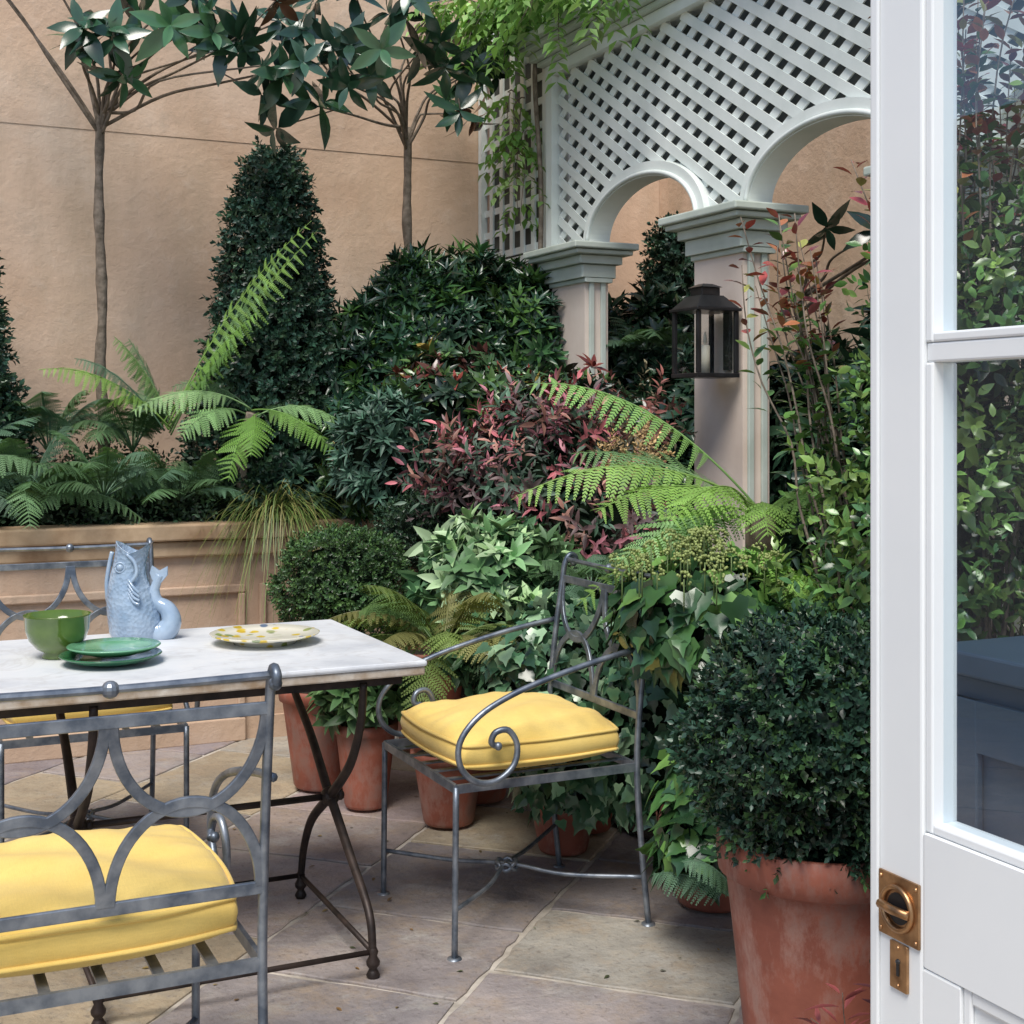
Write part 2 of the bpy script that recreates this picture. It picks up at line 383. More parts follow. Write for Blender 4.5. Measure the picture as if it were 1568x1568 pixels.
V,F=lathe([(.0001,0),(.018,0)],(0,0,0),20);d=MB();d.add(np.stack([np.full(len(V),U-.0045),cy+V[:,0],cz+V[:,1]],1),F)
d.add(*box((U-.0052,1.2215,.716),(U-.0042,1.2255,.732)));d.add(*ball((U-.0035,1.2235,.732),.0036,8,5));d.build('keyhole',M_black,D,False)
d=MB();d.add(*box((U-.01,VH-.08,0),(U+.07,VH-.004,2.6)));d.build('hinge_jamb',M_door,D,False,.003)
d=MB();d.add(*box((-.8,.35,0.0),(2.2,1.0,.02)));d.build('stone_threshold',M_coping,None,False,.005)
# ---------------------------------------------------------------- chairs
def chair(loc,rz,seed):
    E=empty('wrought_iron_armchair',loc,rz);S=.26
    f=MB()
    for a,b_ in (((-S,S),(S,S)),((S,S),(S,-S)),((S,-S),(-S,-S)),((-S,-S),(-S,S))):
        f.add(*tube([(*a,.425),(*b_,.425)],1,sec=(.022,.009),ref=(0,0,1)))
    for k in range(-2,3):
        f.add(*tube([(k*.09,-S,.43),(k*.09,S,.43)],1,sec=(.005,.018),ref=(0,0,1)))
    f.build('seat_frame',M_steel,E,False)
    l=MB()
    for sx in (-1,1):
        l.add(*tube(cr([(sx*S,S,.43),(sx*S,S+.002,.2),(sx*S,S+.004,.006)],4),.0085,8))
        l.add(*lathe([(.0001,.008),(.018,.006),(.020,0)],(sx*S,S+.004,0),12))
        l.add(*tube(cr([(sx*S,-S-.035,.006),(sx*S,-S-.015,.2),(sx*S,-S,.43),(sx*S,-S-.015,.65),(sx*S,-S-.045,.86),(sx*S,-S-.055,.915),(sx*S,-S-.072,.938),(sx*S,-S-.09,.93),(sx*S,-S-.088,.912)],5),.0088,8))
        l.add(*ball((sx*S,-S-.083,.914),.012,8,6))
        l.add(*lathe([(.0001,.008),(.018,.006),(.020,0)],(sx*S,-S-.035,0),12))
    l.build('legs_and_uprights',M_steel,E)
    x=MB()
    for sx in (-1,1):
        x.add(*tube(cr([(sx*S,S,.125),(sx*.12,.11,.118),(sx*.03,.03,.128),(-sx*.03,-.03,.128),(-sx*.12,-.12,.118),(-sx*S,-S-.022,.13)],5),.006,6))
    for a in range(2):
        P=[(.028*math.cos(t),.028*math.sin(t)*(1 if a else -1),.126+.01*math.sin(3*t)) for t in np.linspace(0,2*math.pi,25)]
        x.add(*tube(P,.006,6))
    x.build('cross_stretcher',M_steel,E)
    b=MB()
    def by(z): return -S-.015-(z-.65)*.15 if z>.65 else -S-(z-.43)*.07
    b.add(*tube(cr([(-S,by(.925)-.005,.925),(0,by(.925)-.005,.922),(S,by(.925)-.005,.925)],6),.0068,8))
    b.add(*ball((0,by(.925)-.005,.922),.0145,12,8))
    for zb in (.868,.558): b.add(*tube([(-S,by(zb),zb),(S,by(zb),zb)],1,sec=(.022,.008),ref=(0,0,1)))
    for sx in (-1,1):
        for zb,sg in ((.865,-1),(.561,1)):
            P=[]
            for t in np.linspace(0,math.pi,31):
                z=zb+sg*.160*math.sin(t);P.append((sx*.13-.124*math.cos(t),by(z),z))
            P=np.array(P);b.add(*tube(P,1,sec=(.009,.019),ref=(0,1,0.0)))
    b.build('backrest',M_steel,E,False,.002)
    a=MB()
    for sx in (-1,1):
        xs=sx*(S+.012)
        P=[(-.285,.745),(-.15,.722),(.0,.688),(.12,.652),(.21,.608),(.262,.55),(.262,.49),(.222,.448),(.165,.442),(.115,.475),(.103,.525),(.125,.563),(.158,.560),(.168,.535),(.150,.522)]
        a.add(*tube(cr([(xs+sx*.02*math.sin(i/4.),p,q) for i,(p,q) in enumerate(P)],5),.0082,8))
        a.add(*ball((xs,.150,.524),.011,8,6))
    a.build('armrests',M_steel,E)
    c=MB();n=40;H=.252;r_=random.Random(seed)
    ph=[r_.uniform(0,6) for _ in range(8)]
    V=[];F=[];TH=.026
    for sgn in (1,-1):
        for i in range(n+1):
            for j in range(n+1):
                x=-1+2*i/n;y=-1+2*j/n;k=.13*(x*x*y*y)
                X=x*(1-k)*H*(1-.04*(1-y*y));Y=y*(1-k)*H*(1-.04*(1-x*x))
                e=max(0,(1-abs(x)**2.6)*(1-abs(y)**2.6))**.5
                dg=x*math.cos(ph[6])+y*math.sin(ph[6])
                wr=.0055*math.sin(6*x+ph[0]+3*y)*math.sin(4*y+ph[1])+.0035*math.sin(9*dg+ph[2]+2*x*y)
                edge=1-e;pu=.0035*math.sin(22*(x if abs(y)>abs(x) else y)+ph[7])*edge*e*2
                z=.497+sgn*TH+sgn*.044*e+((wr*(e+.1)+pu) if sgn>0 else 0)+.006*math.sin(2*x+ph[3])*x*x+.004*math.sin(3*y+ph[4])*y*y
                V.append((X,Y,z))
    m_=(n+1)*(n+1)
    for i in range(n):
        for j in range(n):
            a0=i*(n+1)+j;F+=[(a0,a0+n+1,a0+n+2),(a0,a0+n+2,a0+1)]
            a0+=m_;F+=[(a0,a0+n+2,a0+n+1),(a0,a0+1,a0+n+2)]
    rim=[(i,0) for i in range(n)]+[(n,j) for j in range(n)]+[(n-i,n) for i in range(n)]+[(0,n-j) for j in range(n)]
    ids=[i*(n+1)+j for i,j in rim];R=len(ids);prev=ids
    for lv,f_ in ((.25,1.022),(.5,1.032),(.75,1.022)):
        b0=len(V)
        for q in ids:
            X,Y,z=V[q];z2=V[q+m_][2];V.append((X*f_,Y*f_,z+(z2-z)*lv))
        cur=list(range(b0,b0+R))
        for k in range(R):
            k2=(k+1)%R;F+=[(prev[k],cur[k],cur[k2]),(prev[k],cur[k2],prev[k2])]
        prev=cur
    for k in range(R):
        k2=(k+1)%R;F+=[(prev[k],ids[k]+m_,ids[k2]+m_),(prev[k],ids[k2]+m_,prev[k2])]
    c.add(V,F)
    for off in (0,m_):
        P=[V[q+off] for q in ids]+[V[ids[0]+off]];P=[(p[0]*1.010,p[1]*1.010,p[2]) for p in P];c.add(*tube(P,.0048,7))
    c.build('seat_cushion',M_cush,E)
    return E
chair((1.585,3.41,0),math.radians(90),1)
chair((.345,2.545,0),0,2)
chair((.60,4.38,0),math.radians(180),3)
# ---------------------------------------------------------------- table
TB=empty('marble_garden_table')
t=MB();t.add(*box((.12,3.15,.737),(1.25,3.92,.752)));t.build('marble_top',M_marble,TB,False,.006)
t=MB();t.add(*box((.125,3.155,.716),(1.245,3.915,.7365)));t.build('top_edge',M_edge,TB,False,.004)
t=MB()
t.add(*box((.17,3.20,.690),(1.20,3.212,.715)));t.add(*box((.17,3.86,.690),(1.20,3.872,.715)));t.add(*box((.17,3.213,.690),(.182,3.859,.715)));t.add(*box((1.188,3.213,.690),(1.20,3.859,.715)))
t.build('iron_subframe',M_iron,TB,False)
t=MB()
for uu in (.46,1.10):
    cvv=3.47;cz=.355
    for sgn,vt,vb in ((-1,3.20,3.13),(1,3.86,3.74)):
        top=cr([(uu,vt,.70),(uu,vt+(-sgn)*.02,.60),(uu,cvv+sgn*.17,.48),(uu,cvv+sgn*.03,.375),(uu,cvv,cz)],6)
        bot=cr([(uu,cvv,cz),(uu,cvv+sgn*.05,.325),(uu,cvv+sgn*.17,.245),(uu,vb-sgn*.03,.15),(uu,vb,.055)],6)
        t.add(*tube(top,np.linspace(.010,.014,len(top)),8));t.add(*tube(bot,np.linspace(.014,.010,len(bot)),8))
        t.add(*lathe([(.0001,0),(.012,0),(.017,.010),(.012,.020),(.009,.025),(.016,.034),(.017,.042),(.010,.055),(.013,.066),(.009,.075)],(uu,vb,0),14))
    t.add(*ball((uu,cvv,cz),.026,12,8));t.add(*ball((uu+.026,cvv,cz),.014,10,6))
    t.add(*tube([(uu,3.13,.065),(uu,3.74,.065)],.007,8))
t.add(*tube([(.46,3.47,.355),(1.10,3.47,.355)],.009,8))
t.add(*tube([(.46,3.13,.065),(1.10,3.13,.065)],.007,8));t.add(*tube([(.46,3.74,.065),(1.10,3.74,.065)],.007,8))
t.build('trestle_legs',M_iron,TB)
# ---------------------------------------------------------------- tableware
ZT0=.7525
def glaze(name,c1,c2,rough=.12,scale=12,voro=0):
    m=simple(name,c1,c2,scale,rough,0,0)
    nt=m.node_tree;bs=nt.nodes['Principled BSDF'];bs.inputs['Coat Weight'].default_value=.5;bs.inputs['Coat Roughness'].default_value=.05
    if voro:
        v=coords(nt);vo=N(nt,'ShaderNodeTexVoronoi');vo.inputs['Scale'].default_value=voro;nt.links.new(v,vo.inputs['Vector']);bump(nt,vo.outputs['Distance'],.7,.004,bs)
    return m
bo=MB();bo.add(*lathe([(.0001,.002),(.036,0),(.038,.004),(.032,.014),(.05,.024),(.068,.045),(.077,.072),(.080,.105),(.082,.108),(.079,.109),(.072,.075),(.055,.04),(.03,.024),(.0001,.022)],(.427,3.58,ZT0),40))
bo.build('green_bowl',glaze('green_glaze',(.07,.13,.02),(.12,.19,.035)))
ps=empty('stacked_green_plates')
gp=glaze('emerald_glaze',(.015,.11,.045),(.04,.17,.075));gp2=glaze('celadon_glaze',(.11,.34,.18),(.20,.44,.27))
def plate(c,r,h): return lathe([(.0001,.002),(r*.5,.0),(r*.55,.004),(r*.8,h*.5),(r*.97,h),(r,h+.003),(r*.985,h+.005),(r*.8,h*.55+.006),(r*.55,.010),(.0001,.009)],c,48)
p=MB();p.add(*plate((.535,3.44,ZT0),.122,.020));p.build('lower_plate',gp,ps)
p=MB();p.add(*plate((.545,3.455,ZT0+.020),.112,.018));p.build('upper_plate',gp2,ps)
m,nt,bs,o=newmat('painted_majolica');v=coords(nt)
vo=N(nt,'ShaderNodeTexVoronoi');vo.inputs['Scale'].default_value=34;nt.links.new(v,vo.inputs['Vector'])
hue=N(nt,'ShaderNodeSeparateColor');nt.links.new(vo.outputs['Color'],hue.inputs[0])
cc=ramp(nt,hue.outputs[0],[(0,(.62,.42,.04)),(.40,(.75,.55,.08)),(.46,(.12,.18,.40)),(.65,(.30,.35,.08)),(.85,(.76,.72,.60))])
fm=ramp(nt,vo.outputs['Distance'],[(.38,(1,1,1)),(.50,(0,0,0))])
nt.links.new(mix(nt,fm,(.76,.72,.60),cc),bs.inputs['Base Color']);bs.inputs['Roughness'].default_value=.15
p=MB();p.add(*lathe([(.0001,.004),(.075,0),(.082,0),(.086,.010),(.115,.016),(.142,.024),(.1445,.0275),(.142,.0285),(.115,.021),(.086,.016),(.0001,.013)],(.955,3.58,ZT0),56));p.build('painted_plate',m)
J=empty('fish_jug',(.655,3.80,ZT0),math.radians(-25));mj=glaze('pale_blue_glaze',(.24,.34,.47),(.36,.46,.58),.1,18,95);mjs=glaze('pale_blue_smooth',(.27,.37,.50),(.38,.48,.60),.1,18)
body=[(0.0,.052,.0),(0.004,.060,0),(.02,.066,0),(.06,.069,-.002),(.10,.064,-.010),(.14,.055,-.016),(.175,.046,-.018),(.205,.042,-.014),(.225,.043,-.008),(.245,.047,-.002)]
V=[];F=[];seg=40
def ring(z,r,cx,mouth=0):
    for j in range(seg):
        a=2*math.pi*j/seg;rx=r*(1+.05*math.cos(2*a));ry=r*.92
        zz=z+mouth*(.030*abs(math.cos(a))**1.5-.012)
        V.append((cx+rx*math.cos(a),ry*math.sin(a),zz))
for z,r,cx in body: ring(z,r,cx,max(0,(z-.205)/.04))
ring(.247,.049,0,1);ring(.243,.043,0,1);ring(.20,.034,-.012);ring(.12,.03,-.012)
for i in range(len(V)//seg-1):
    for j in range(seg):
        a=i*seg+j;b2=i*seg+(j+1)%seg;F+=[(a,b2,b2+seg),(a,b2+seg,a+seg)]
jb=MB();jb.add(V,F);jb.build('body',mj,J)
jb=MB()
P=cr([(.045,0,.02),(.078,0,.018),(.098,0,.045),(.088,0,.078),(.060,0,.098),(.052,0,.125),(.058,0,.15),(.068,0,.172)],6);n=len(P)
rr=np.interp(np.linspace(0,1,n),[0,.15,.35,.6,.8,1],[.03,.032,.026,.018,.013,.011]);jb.add(*tube(P,rr,12))
for yy in (-.006,.006):
    jb.add([(.052,yy,.15),(.040,yy*.5,.178),(.046,yy*.3,.198),(.066,yy*.8,.184),(.088,yy*.3,.196),(.088,yy*.5,.172),(.070,yy,.15)],[(0,1,2),(0,2,3),(0,3,6),(3,4,5),(3,5,6)])
for sy in (-1,1):
    jb.add(*ball((-.030,sy*.036,.196),.0105,12,8));jb.add(*tube([(-.030-.013*math.cos(q),sy*.0395,.196+.013*math.sin(q)) for q in np.linspace(0,6.283,20)],.0028,6))
    for q in range(4): jb.add(*tube(cr([(-.005,sy*.050,.165-q*.012),(.012,sy*.059,.145-q*.013),(.028,sy*.060,.130-q*.010)],4),.004,6))
    jb.add(*tube(cr([(-.012,sy*.040,.232),(.010,sy*.043,.21),(.016,sy*.046,.18),(.0,sy*.050,.155)],5),.005,8))
jb.add(*tube(cr([(-.062,0,.235),(-.070,0,.20),(-.077,0,.15),(-.074,0,.10)],5),.006,8))
jb.build('tail_fins_and_face',mjs,J)
# ---------------------------------------------------------------- lantern
L=empty('wall_lantern',(2.83,4.33,1.50))
l=MB();s=.082
l.add(*box((-s-.010,-s-.010,0),(s+.010,s+.010,.016)))
for sx in (-1,1):
    for sy in (-1,1): l.add(*box((sx*s-.008,sy*s-.008,.0165),(sx*s+.008,sy*s+.008,.245)))
l.add(*box((-s-.016,-s-.016,.2455),(s+.016,s+.016,.257)))
def frus(h0,h1,a,b2): 
    V=[(-a,-a,h0),(a,-a,h0),(a,a,h0),(-a,a,h0),(-b2,-b2,h1),(b2,-b2,h1),(b2,b2,h1),(-b2,b2,h1)]
    return V,q2t([(3,2,1,0),(4,5,6,7),(0,1,5,4),(1,2,6,5),(2,3,7,6),(3,0,4,7)])
l.add(*frus(.258,.305,s+.010,.050));l.add(*frus(.306,.335,.040,.040));l.add(*frus(.336,.35,.048,.02))
l.add(*box((s+.011,-.02,.03),(.109,.02,.26)))
l.build('metal_frame',M_black,L,False,.002)
mc=simple('candle_wax',(.72,.66,.52),(.8,.74,.6),5,.5,bst=0);l=MB();l.add(*lathe([(.0001,.016),(.018,.016),(.018,.12),(.012,.123),(.0001,.12)],(0,0,0),16));l.add(*lathe([(.0001,.123),(.008,.135),(.006,.155),(.0005,.175)],(0,0,0),10));l.build('candle',mc,L)
l=MB()
for a in (-s,s):
    l.add([(a,-s,.017),(a,s,.017),(a,s,.244),(a,-s,.244)],[(0,1,2),(0,2,3)]);l.add([(-s,a,.017),(s,a,.017),(s,a,.244),(-s,a,.244)],[(0,1,2),(0,2,3)])
l.build('lantern_glass',mg2,L,False)
# ---------------------------------------------------------------- pots
def pot(x,y,r,h,name='terracotta_pot'):
    E=MB();E.add(*lathe([(.0001,0),(r*.66,0),(r*.70,.01),(r*.80,h*.35),(r*.92,h*.72),(r*.97,h*.86),(r*.98,h*.862),(r*1.05,h*.875),(r*1.07,h*.95),(r*1.06,h*.995),(r*1.03,h),(r*.96,h*.995),(r*.93,h*.93),(r*.90,h*.90)],(x,y,.014),44))
    o=E.build(name,M_terra);sx=MB();sx.add(*lathe([(.0001,h*.93),(r*.6,h*.94),(r*.93,h*.925)],(x,y,.014),24));sx.build('potting_soil',M_soil,o);return o
pot(1.64,2.11,.185,.55);pot(1.86,2.47,.15,.42)
pot(1.50,4.82,.15,.36);pot(1.555,4.50,.105,.29);pot(1.95,4.42,.13,.2);pot(2.06,5.2,.16,.4);pot(1.74,4.2,.12,.24);pot(2.12,3.95,.12,.2);pot(1.95,3.78,.11,.2);pot(2.12,3.2,.15,.25)
# ---------------------------------------------------------------- foliage templates
def leafT(w,ys=(0,.22,.5,.78,1),fold=.15,droop=.25,pw=.85):
    V=[];F=[];S=[]
    for y in ys:
        hw=max(.012,w/2*math.sin(math.pi*min(1,max(0,y))**pw)) if 0<y<1 else .008
        z=-droop*y*y
        V+=[(-hw,y,z+hw*fold*2),(0,y,z),(hw,y,z+hw*fold*2)];S+=[1.05,.85,1.05]
    for i in range(len(ys)-1):
        a=3*i;F+=[(a,a+1,a+4),(a,a+4,a+3),(a+1,a+2,a+5),(a+1,a+5,a+4)]
    return np.array(V),np.array(F),np.array(S)
def smallT(w,droop=.12):
    V=np.array([(0,0,0),(-w/2,.5,.06),(0,1,-droop),(w/2,.5,.06),(0,.5,-.03)]);F=np.array([(0,4,1),(1,4,2),(0,3,4),(4,3,2)])
    return V,F,np.array([.9,1.05,1.05,1.05,.9])
def frame1(dv,up,s):
    Y=nrm(dv);X=np.cross(Y,up);X=nrm(X) if np.linalg.norm(X)>1e-4 else np.array([1.,0,0]);Z=np.cross(X,Y)
    return np.stack([X,Y,Z],1)*s
def compose(T,items):
    V=[];F=[];S=[];n=0
    for M,o,sh in items:
        V.append(T[0]@np.asarray(M).T+np.asarray(o));F.append(T[1]+n);S.append(T[2]*sh);n+=len(T[0])
    return np.concatenate(V),np.concatenate(F),np.concatenate(S)
def sprig(leaf,n,L,ls,open_=.9,seed=0):
    R=random.Random(seed);it=[]
    for i in range(n):
        t=i/(n-1);a=i*2.4+R.uniform(-.3,.3);o=open_*(1-.55*t)
        dv=np.array([math.cos(a)*o,.25+.75*t,math.sin(a)*o]);up=np.array([-math.cos(a)*.6,1,-math.sin(a)*.6])
        it.append((frame1(dv,up,ls*(1-.35*t)*R.uniform(.85,1.15)),(0,t*L,0),.6+.75*t))
    return compose(leaf,it)
def whorl(leaf,n,ls,tilt=.35,seed=0,L=.1,rise=1.0):
    R=random.Random(seed);it=[]
    for i in range(n):
        a=i*2.4+R.uniform(-.2,.2);t=i/n;el=tilt+t*rise+R.uniform(-.15,.15)
        dv=np.array([math.cos(a)*math.cos(el),math.sin(el),math.sin(a)*math.cos(el)]);up=np.array([-math.cos(a)*math.sin(el),math.cos(el)+.05,-math.sin(a)*math.sin(el)])
        it.append((frame1(dv,up,ls*(1-.4*t)*R.uniform(.8,1.15)),(0,t*L,0),.7+.6*t))
    return compose(leaf,it)
LB=smallT(.55);LM=leafT(.36);LN=leafT(.24,fold=.2,droop=.15);LP=leafT(.50,droop=.22,fold=.1);LMG=leafT(.38,ys=(0,.12,.3,.5,.7,.88,1),fold=.08,droop=.22,pw=.9)
boxS=[sprig(LB,9,1.0,.62,seed=i) for i in range(3)]
pitW=[whorl(LN,11,1.0,.15,seed=i) for i in range(3)]
magW=[whorl(LMG,8,1.0,-.3,seed=i,L=.2,rise=1.2) for i in range(5)]
medW=[whorl(LM,8,1.0,.2,seed=i) for i in range(3)]
nanS=[sprig(leafT(.30,droop=.3),9,1.5,.62,1.1,seed=i) for i in range(3)]
smS=[sprig(LP,8,1.5,.6,1.0,seed=i) for i in range(3)]
o_=[(0,0),(.30,-.14),(.50,.08),(.33,.34),(.30,.52),(.12,.68),(0,1.0),(-.12,.68),(-.30,.52),(-.33,.34),(-.50,.08),(-.30,-.14)]
V=[(x,y,.10*abs(x)-.12*y*y) for x,y in o_]+[(0,.38,-.03)]
ivyT=(np.array(V),np.array([(12,i,(i+1)%12) for i in range(12)]),np.array([1.0]*12+[.8]))
def place(mb,T,pos,dirs,ups,sc,cols):
    pos=np.asarray(pos,float);n=len(pos)
    if n==0: return
    Y=nrm(dirs);X=nrm(np.cross(Y,ups));Z=np.cross(X,Y);M=np.stack([X,Y,Z],2)*np.asarray(sc).reshape(-1,1,1)
    V=np.einsum('nij,kj->nki',M,T[0])+pos[:,None]
    k=len(T[0]);F=(T[1][None]+(np.arange(n)*k)[:,None,None]).reshape(-1,3)
    C=(cols[:,None,:]*T[2][None,:,None]).reshape(-1,3)
    mb.add(V.reshape(-1,3),F,C)
def placeR(mb,Ts,pos,dirs,ups,sc,cols):
    idx=rng.integers(0,len(Ts),len(pos))
    for i,T in enumerate(Ts):
        m=idx==i;place(mb,T,pos[m],dirs[m],ups[m],sc[m],cols[m])
def pickc(cols,n,pos=None,var=.26):
    cols=np.array(cols);c=cols[rng.integers(0,len(cols),n)]*(1+rng.normal(0,var,(n,1))).clip(.4,1.8)
    if pos is not None:
        q=np.sin(pos[:,0]*13+1)*np.sin(pos[:,1]*11+2)*np.sin(pos[:,2]*12.);c=c*(1+.38*q)[:,None]
    return c
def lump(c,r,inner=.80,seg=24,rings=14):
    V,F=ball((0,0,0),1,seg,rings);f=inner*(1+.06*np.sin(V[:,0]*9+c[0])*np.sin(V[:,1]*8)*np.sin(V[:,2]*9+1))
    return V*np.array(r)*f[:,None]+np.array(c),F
def surf(c,r,n,shell=.12,zmin=-1.):
    d=nrm(rng.normal(size=(int(n*1.0),3)));d=d[d[:,2]>zmin]
    r=np.array(r);n_=nrm(d/r)
    br=1+.07*np.sin(d[:,0]*6+c[0]*3)*np.sin(d[:,1]*6+c[1])*1+.05*np.sin(d[:,2]*9+c[0]*5)
    f=(1-np.abs(rng.normal(0,shell,len(d)))*.9+(rng.random(len(d))<.08)*rng.uniform(0,.16,len(d))*min(1,shell*9))*br
    return np.array(c)+d*r*f[:,None],n_
def shrub(name,lumps,Ts,dens,size,cols,mat,up=.35,jit=.45,shell=.10,zmin=-.75,hang=False,tipc=None,core=.78,tipfrac=.15,parent=None):
    mb=MB();E=empty(name) if parent is None else parent
    cb=MB()
    for c,r in lumps:
        area=4*math.pi*((r[0]*r[1])**1.6/3+(r[0]*r[2])**1.6/3+(r[1]*r[2])**1.6/3)**(1/1.6);n=int(area*dens)
        p,nn=surf(c,r,n,shell,zmin);k=len(p)
        if hang:
            dv=nn*.45+np.array([0,0,-1.])+rng.normal(0,jit,(k,3));ups=nn+np.array([0,0,.5])
        else:
            dv=nn+np.array([0,0,up])+rng.normal(0,jit,(k,3));ups=rng.normal(0,1,(k,3))+nn*.3 if Ts is not ivyS else nn
        col=pickc(cols,k,p)
        if tipc is not None:
            m=rng.random(k)<tipfrac*(1+1.2*nn[:,2]);col[m]=pickc(tipc,m.sum())
        placeR(mb,Ts,p,dv,ups,size*rng.uniform(.65,1.35,k),col)
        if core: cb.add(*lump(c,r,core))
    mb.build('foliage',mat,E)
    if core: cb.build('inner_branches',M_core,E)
    return E
ivyS=[ivyT]
GD=[(.026,.058,.034),(.020,.050,.032),(.035,.072,.034)]
GBOX=[(.020,.048,.030),(.016,.042,.028),(.038,.082,.030),(.022,.05,.036)]
shrub('boxwood_ball',[((1.650,2.11,.725),(.250,.248,.235))],boxS,5400,.032,GBOX,M_box,up=.1,jit=.6,shell=.07,zmin=-1)
shrub('boxwood_ball',[((1.57,4.79,.73),(.235,.235,.21))],boxS,4500,.026,[(.05,.10,.03),(.035,.075,.03)],M_box,up=.1,jit=.5,shell=.05)
shrub('boxwood_ball',[((2.04,5.2,.87),(.18,.18,.17))],boxS,4500,.026,GD,M_box,up=.1,jit=.5,shell=.05)
shrub('boxwood_ball',[((1.87,2.49,.56),(.16,.16,.16))],boxS,4200,.03,GD,M_box,up=.1,jit=.5,shell=.05)
def cone(name,x,y,zb,zt,r,dens=1900):
    E=empty(name);h=zt-zb;n=int(math.pi*r*h*1.5*dens);t=rng.random(n*2);t=t[rng.random(n*2)<(1-t*.65)][:n];a=rng.uniform(0,2*math.pi,len(t))
    rad=lambda t:r*(.20+.80*(1-t)**.92)*np.minimum(1,np.sqrt(np.maximum(0,1-t)*26+.05))*np.minimum(1,.85+t*1.5)
    rr=rad(t)*(1+.09*np.sin(a*4+t*11)+.09*np.sin(a*7-t*23)+rng.normal(0,.07,len(t)))+.005
    p=np.stack([x+rr*np.cos(a),y+rr*np.sin(a),zb+h*t],1);nn=nrm(np.stack([np.cos(a),np.sin(a),np.full(len(t),.3)],1))
    mb=MB();placeR(mb,boxS,p,nn+rng.normal(0,.5,p.shape)+np.array([0,0,-.1]),rng.normal(0,1,p.shape),.050*rng.uniform(.5,1.5,len(t)),pickc([(.020,.050,.034),(.036,.072,.040),(.025,.060,.045)],len(t),p,.36));mb.build('foliage',M_box,E)
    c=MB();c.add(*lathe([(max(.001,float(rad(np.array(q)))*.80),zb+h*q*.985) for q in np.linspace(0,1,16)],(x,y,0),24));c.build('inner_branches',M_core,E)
cone('conical_yew_topiary',1.70,6.22,.88,2.58,.37)
cone('conical_yew_topiary',.27,6.18,.88,2.35,.33)
cone('conical_yew_topiary',3.74,5.98,.9,2.36,.33,1200)
shrub('pittosporum_shrub',[((2.56,6.15,1.66),(.47,.38,.46)),((2.15,6.1,1.45),(.30,.3,.42)),((2.86,6.0,1.62),(.20,.3,.45)),((2.4,5.95,1.25),(.45,.25,.35)),((2.33,6.1,1.85),(.2,.2,.22))],pitW,540,.10,[(.03,.08,.03),(.020,.052,.034),(.055,.12,.032),(.03,.07,.045)],M_gloss,up=.6,jit=.5,shell=.15)
shrub('evergreen_shrub',[((3.5,5.85,1.50),(.42,.35,.42)),((3.45,5.2,1.1),(.4,.4,.55)),((3.5,4.5,1.1),(.35,.4,.5)),((3.5,3.7,1.3),(.3,.5,.6))],medW,380,.10,GD,M_gloss,up=.5,jit=.5)
shrub('leucothoe_shrub',[((2.32,5.5,1.38),(.34,.26,.25)),((2.75,5.35,1.15),(.30,.3,.42)),((2.0,5.72,1.1),(.22,.2,.25)),((2.62,4.95,.75),(.3,.3,.4))],medW,480,.085,[(.03,.068,.03),(.05,.10,.03),(.022,.045,.03)],M_gloss,tipc=[(.16,.035,.03),(.10,.04,.035),(.16,.12,.03)],tipfrac=.09,shell=.2)
shrub('euphorbia_plant',[((1.98,5.45,1.20),(.20,.2,.26)),((1.8,5.86,1.02),(.18,.15,.17))],pitW,520,.085,[(.045,.095,.07),(.035,.08,.055),(.065,.12,.095)],M_leaf,up=.6,jit=.5,shell=.18)
shrub('low_groundcover',[((.2,6.0,.90),(.45,.25,.12)),((.9,6.05,.90),(.5,.28,.12)),((1.5,6.0,.92),(.4,.28,.16)),((1.0,6.35,.98),(.5,.2,.2))],smS,650,.05,[(.025,.05,.028),(.035,.07,.03),(.02,.042,.025)],M_leaf,up=.4,jit=.6,zmin=-.3,shell=.15)
shrub('nandina_shrub',[((2.33,4.80,1.10),(.30,.26,.25)),((2.52,4.62,.92),(.27,.24,.26)),((2.16,4.95,1.08),(.18,.2,.2)),((2.48,4.8,1.22),(.18,.18,.18))],nanS,270,.10,[(.085,.06,.065),(.05,.075,.06),(.095,.055,.06),(.04,.08,.055),(.06,.095,.07)],M_leaf,up=.4,jit=.6,tipc=[(.30,.09,.11),(.24,.09,.12),(.26,.13,.11)],tipfrac=.24,shell=.3,core=.6)
shrub('nandina_shrub',[((2.72,4.62,1.32),(.13,.13,.12))],nanS,300,.07,[(.13,.05,.045),(.08,.07,.045)],M_leaf,shell=.2,core=0)
shrub('skimmia_shrub',[((2.02,4.45,.78),(.27,.22,.20)),((1.97,4.3,.58),(.2,.2,.2))],medW,400,.10,[(.08,.17,.07),(.05,.12,.055),(.11,.21,.10)],M_leaf,up=.6,jit=.5,shell=.22,tipc=[(.22,.33,.17),(.26,.36,.22)],tipfrac=.22)
shrub('variegated_ivy',[((2.02,3.88,.50),(.32,.26,.28)),((1.92,3.65,.34),(.20,.2,.22)),((2.1,3.5,.42),(.2,.25,.32))],ivyS,1700,.050,[(.04,.10,.055),(.028,.075,.04),(.065,.14,.075)],M_gloss,hang=True,jit=.5,shell=.17,tipc=[(.16,.25,.16)],tipfrac=.14)
shrub('tree_ivy',[((2.02,3.10,.83),(.24,.26,.17)),((2.12,2.98,.60),(.15,.2,.20)),((1.95,2.97,.40),(.11,.13,.15)),((1.90,2.93,.27),(.11,.12,.12))],ivyS,1150,.068,[(.026,.070,.027),(.018,.050,.023),(.042,.105,.032)],M_gloss,hang=True,jit=.5,shell=.2,tipc=[(.10,.20,.05)],tipfrac=.10)
mb=MB()
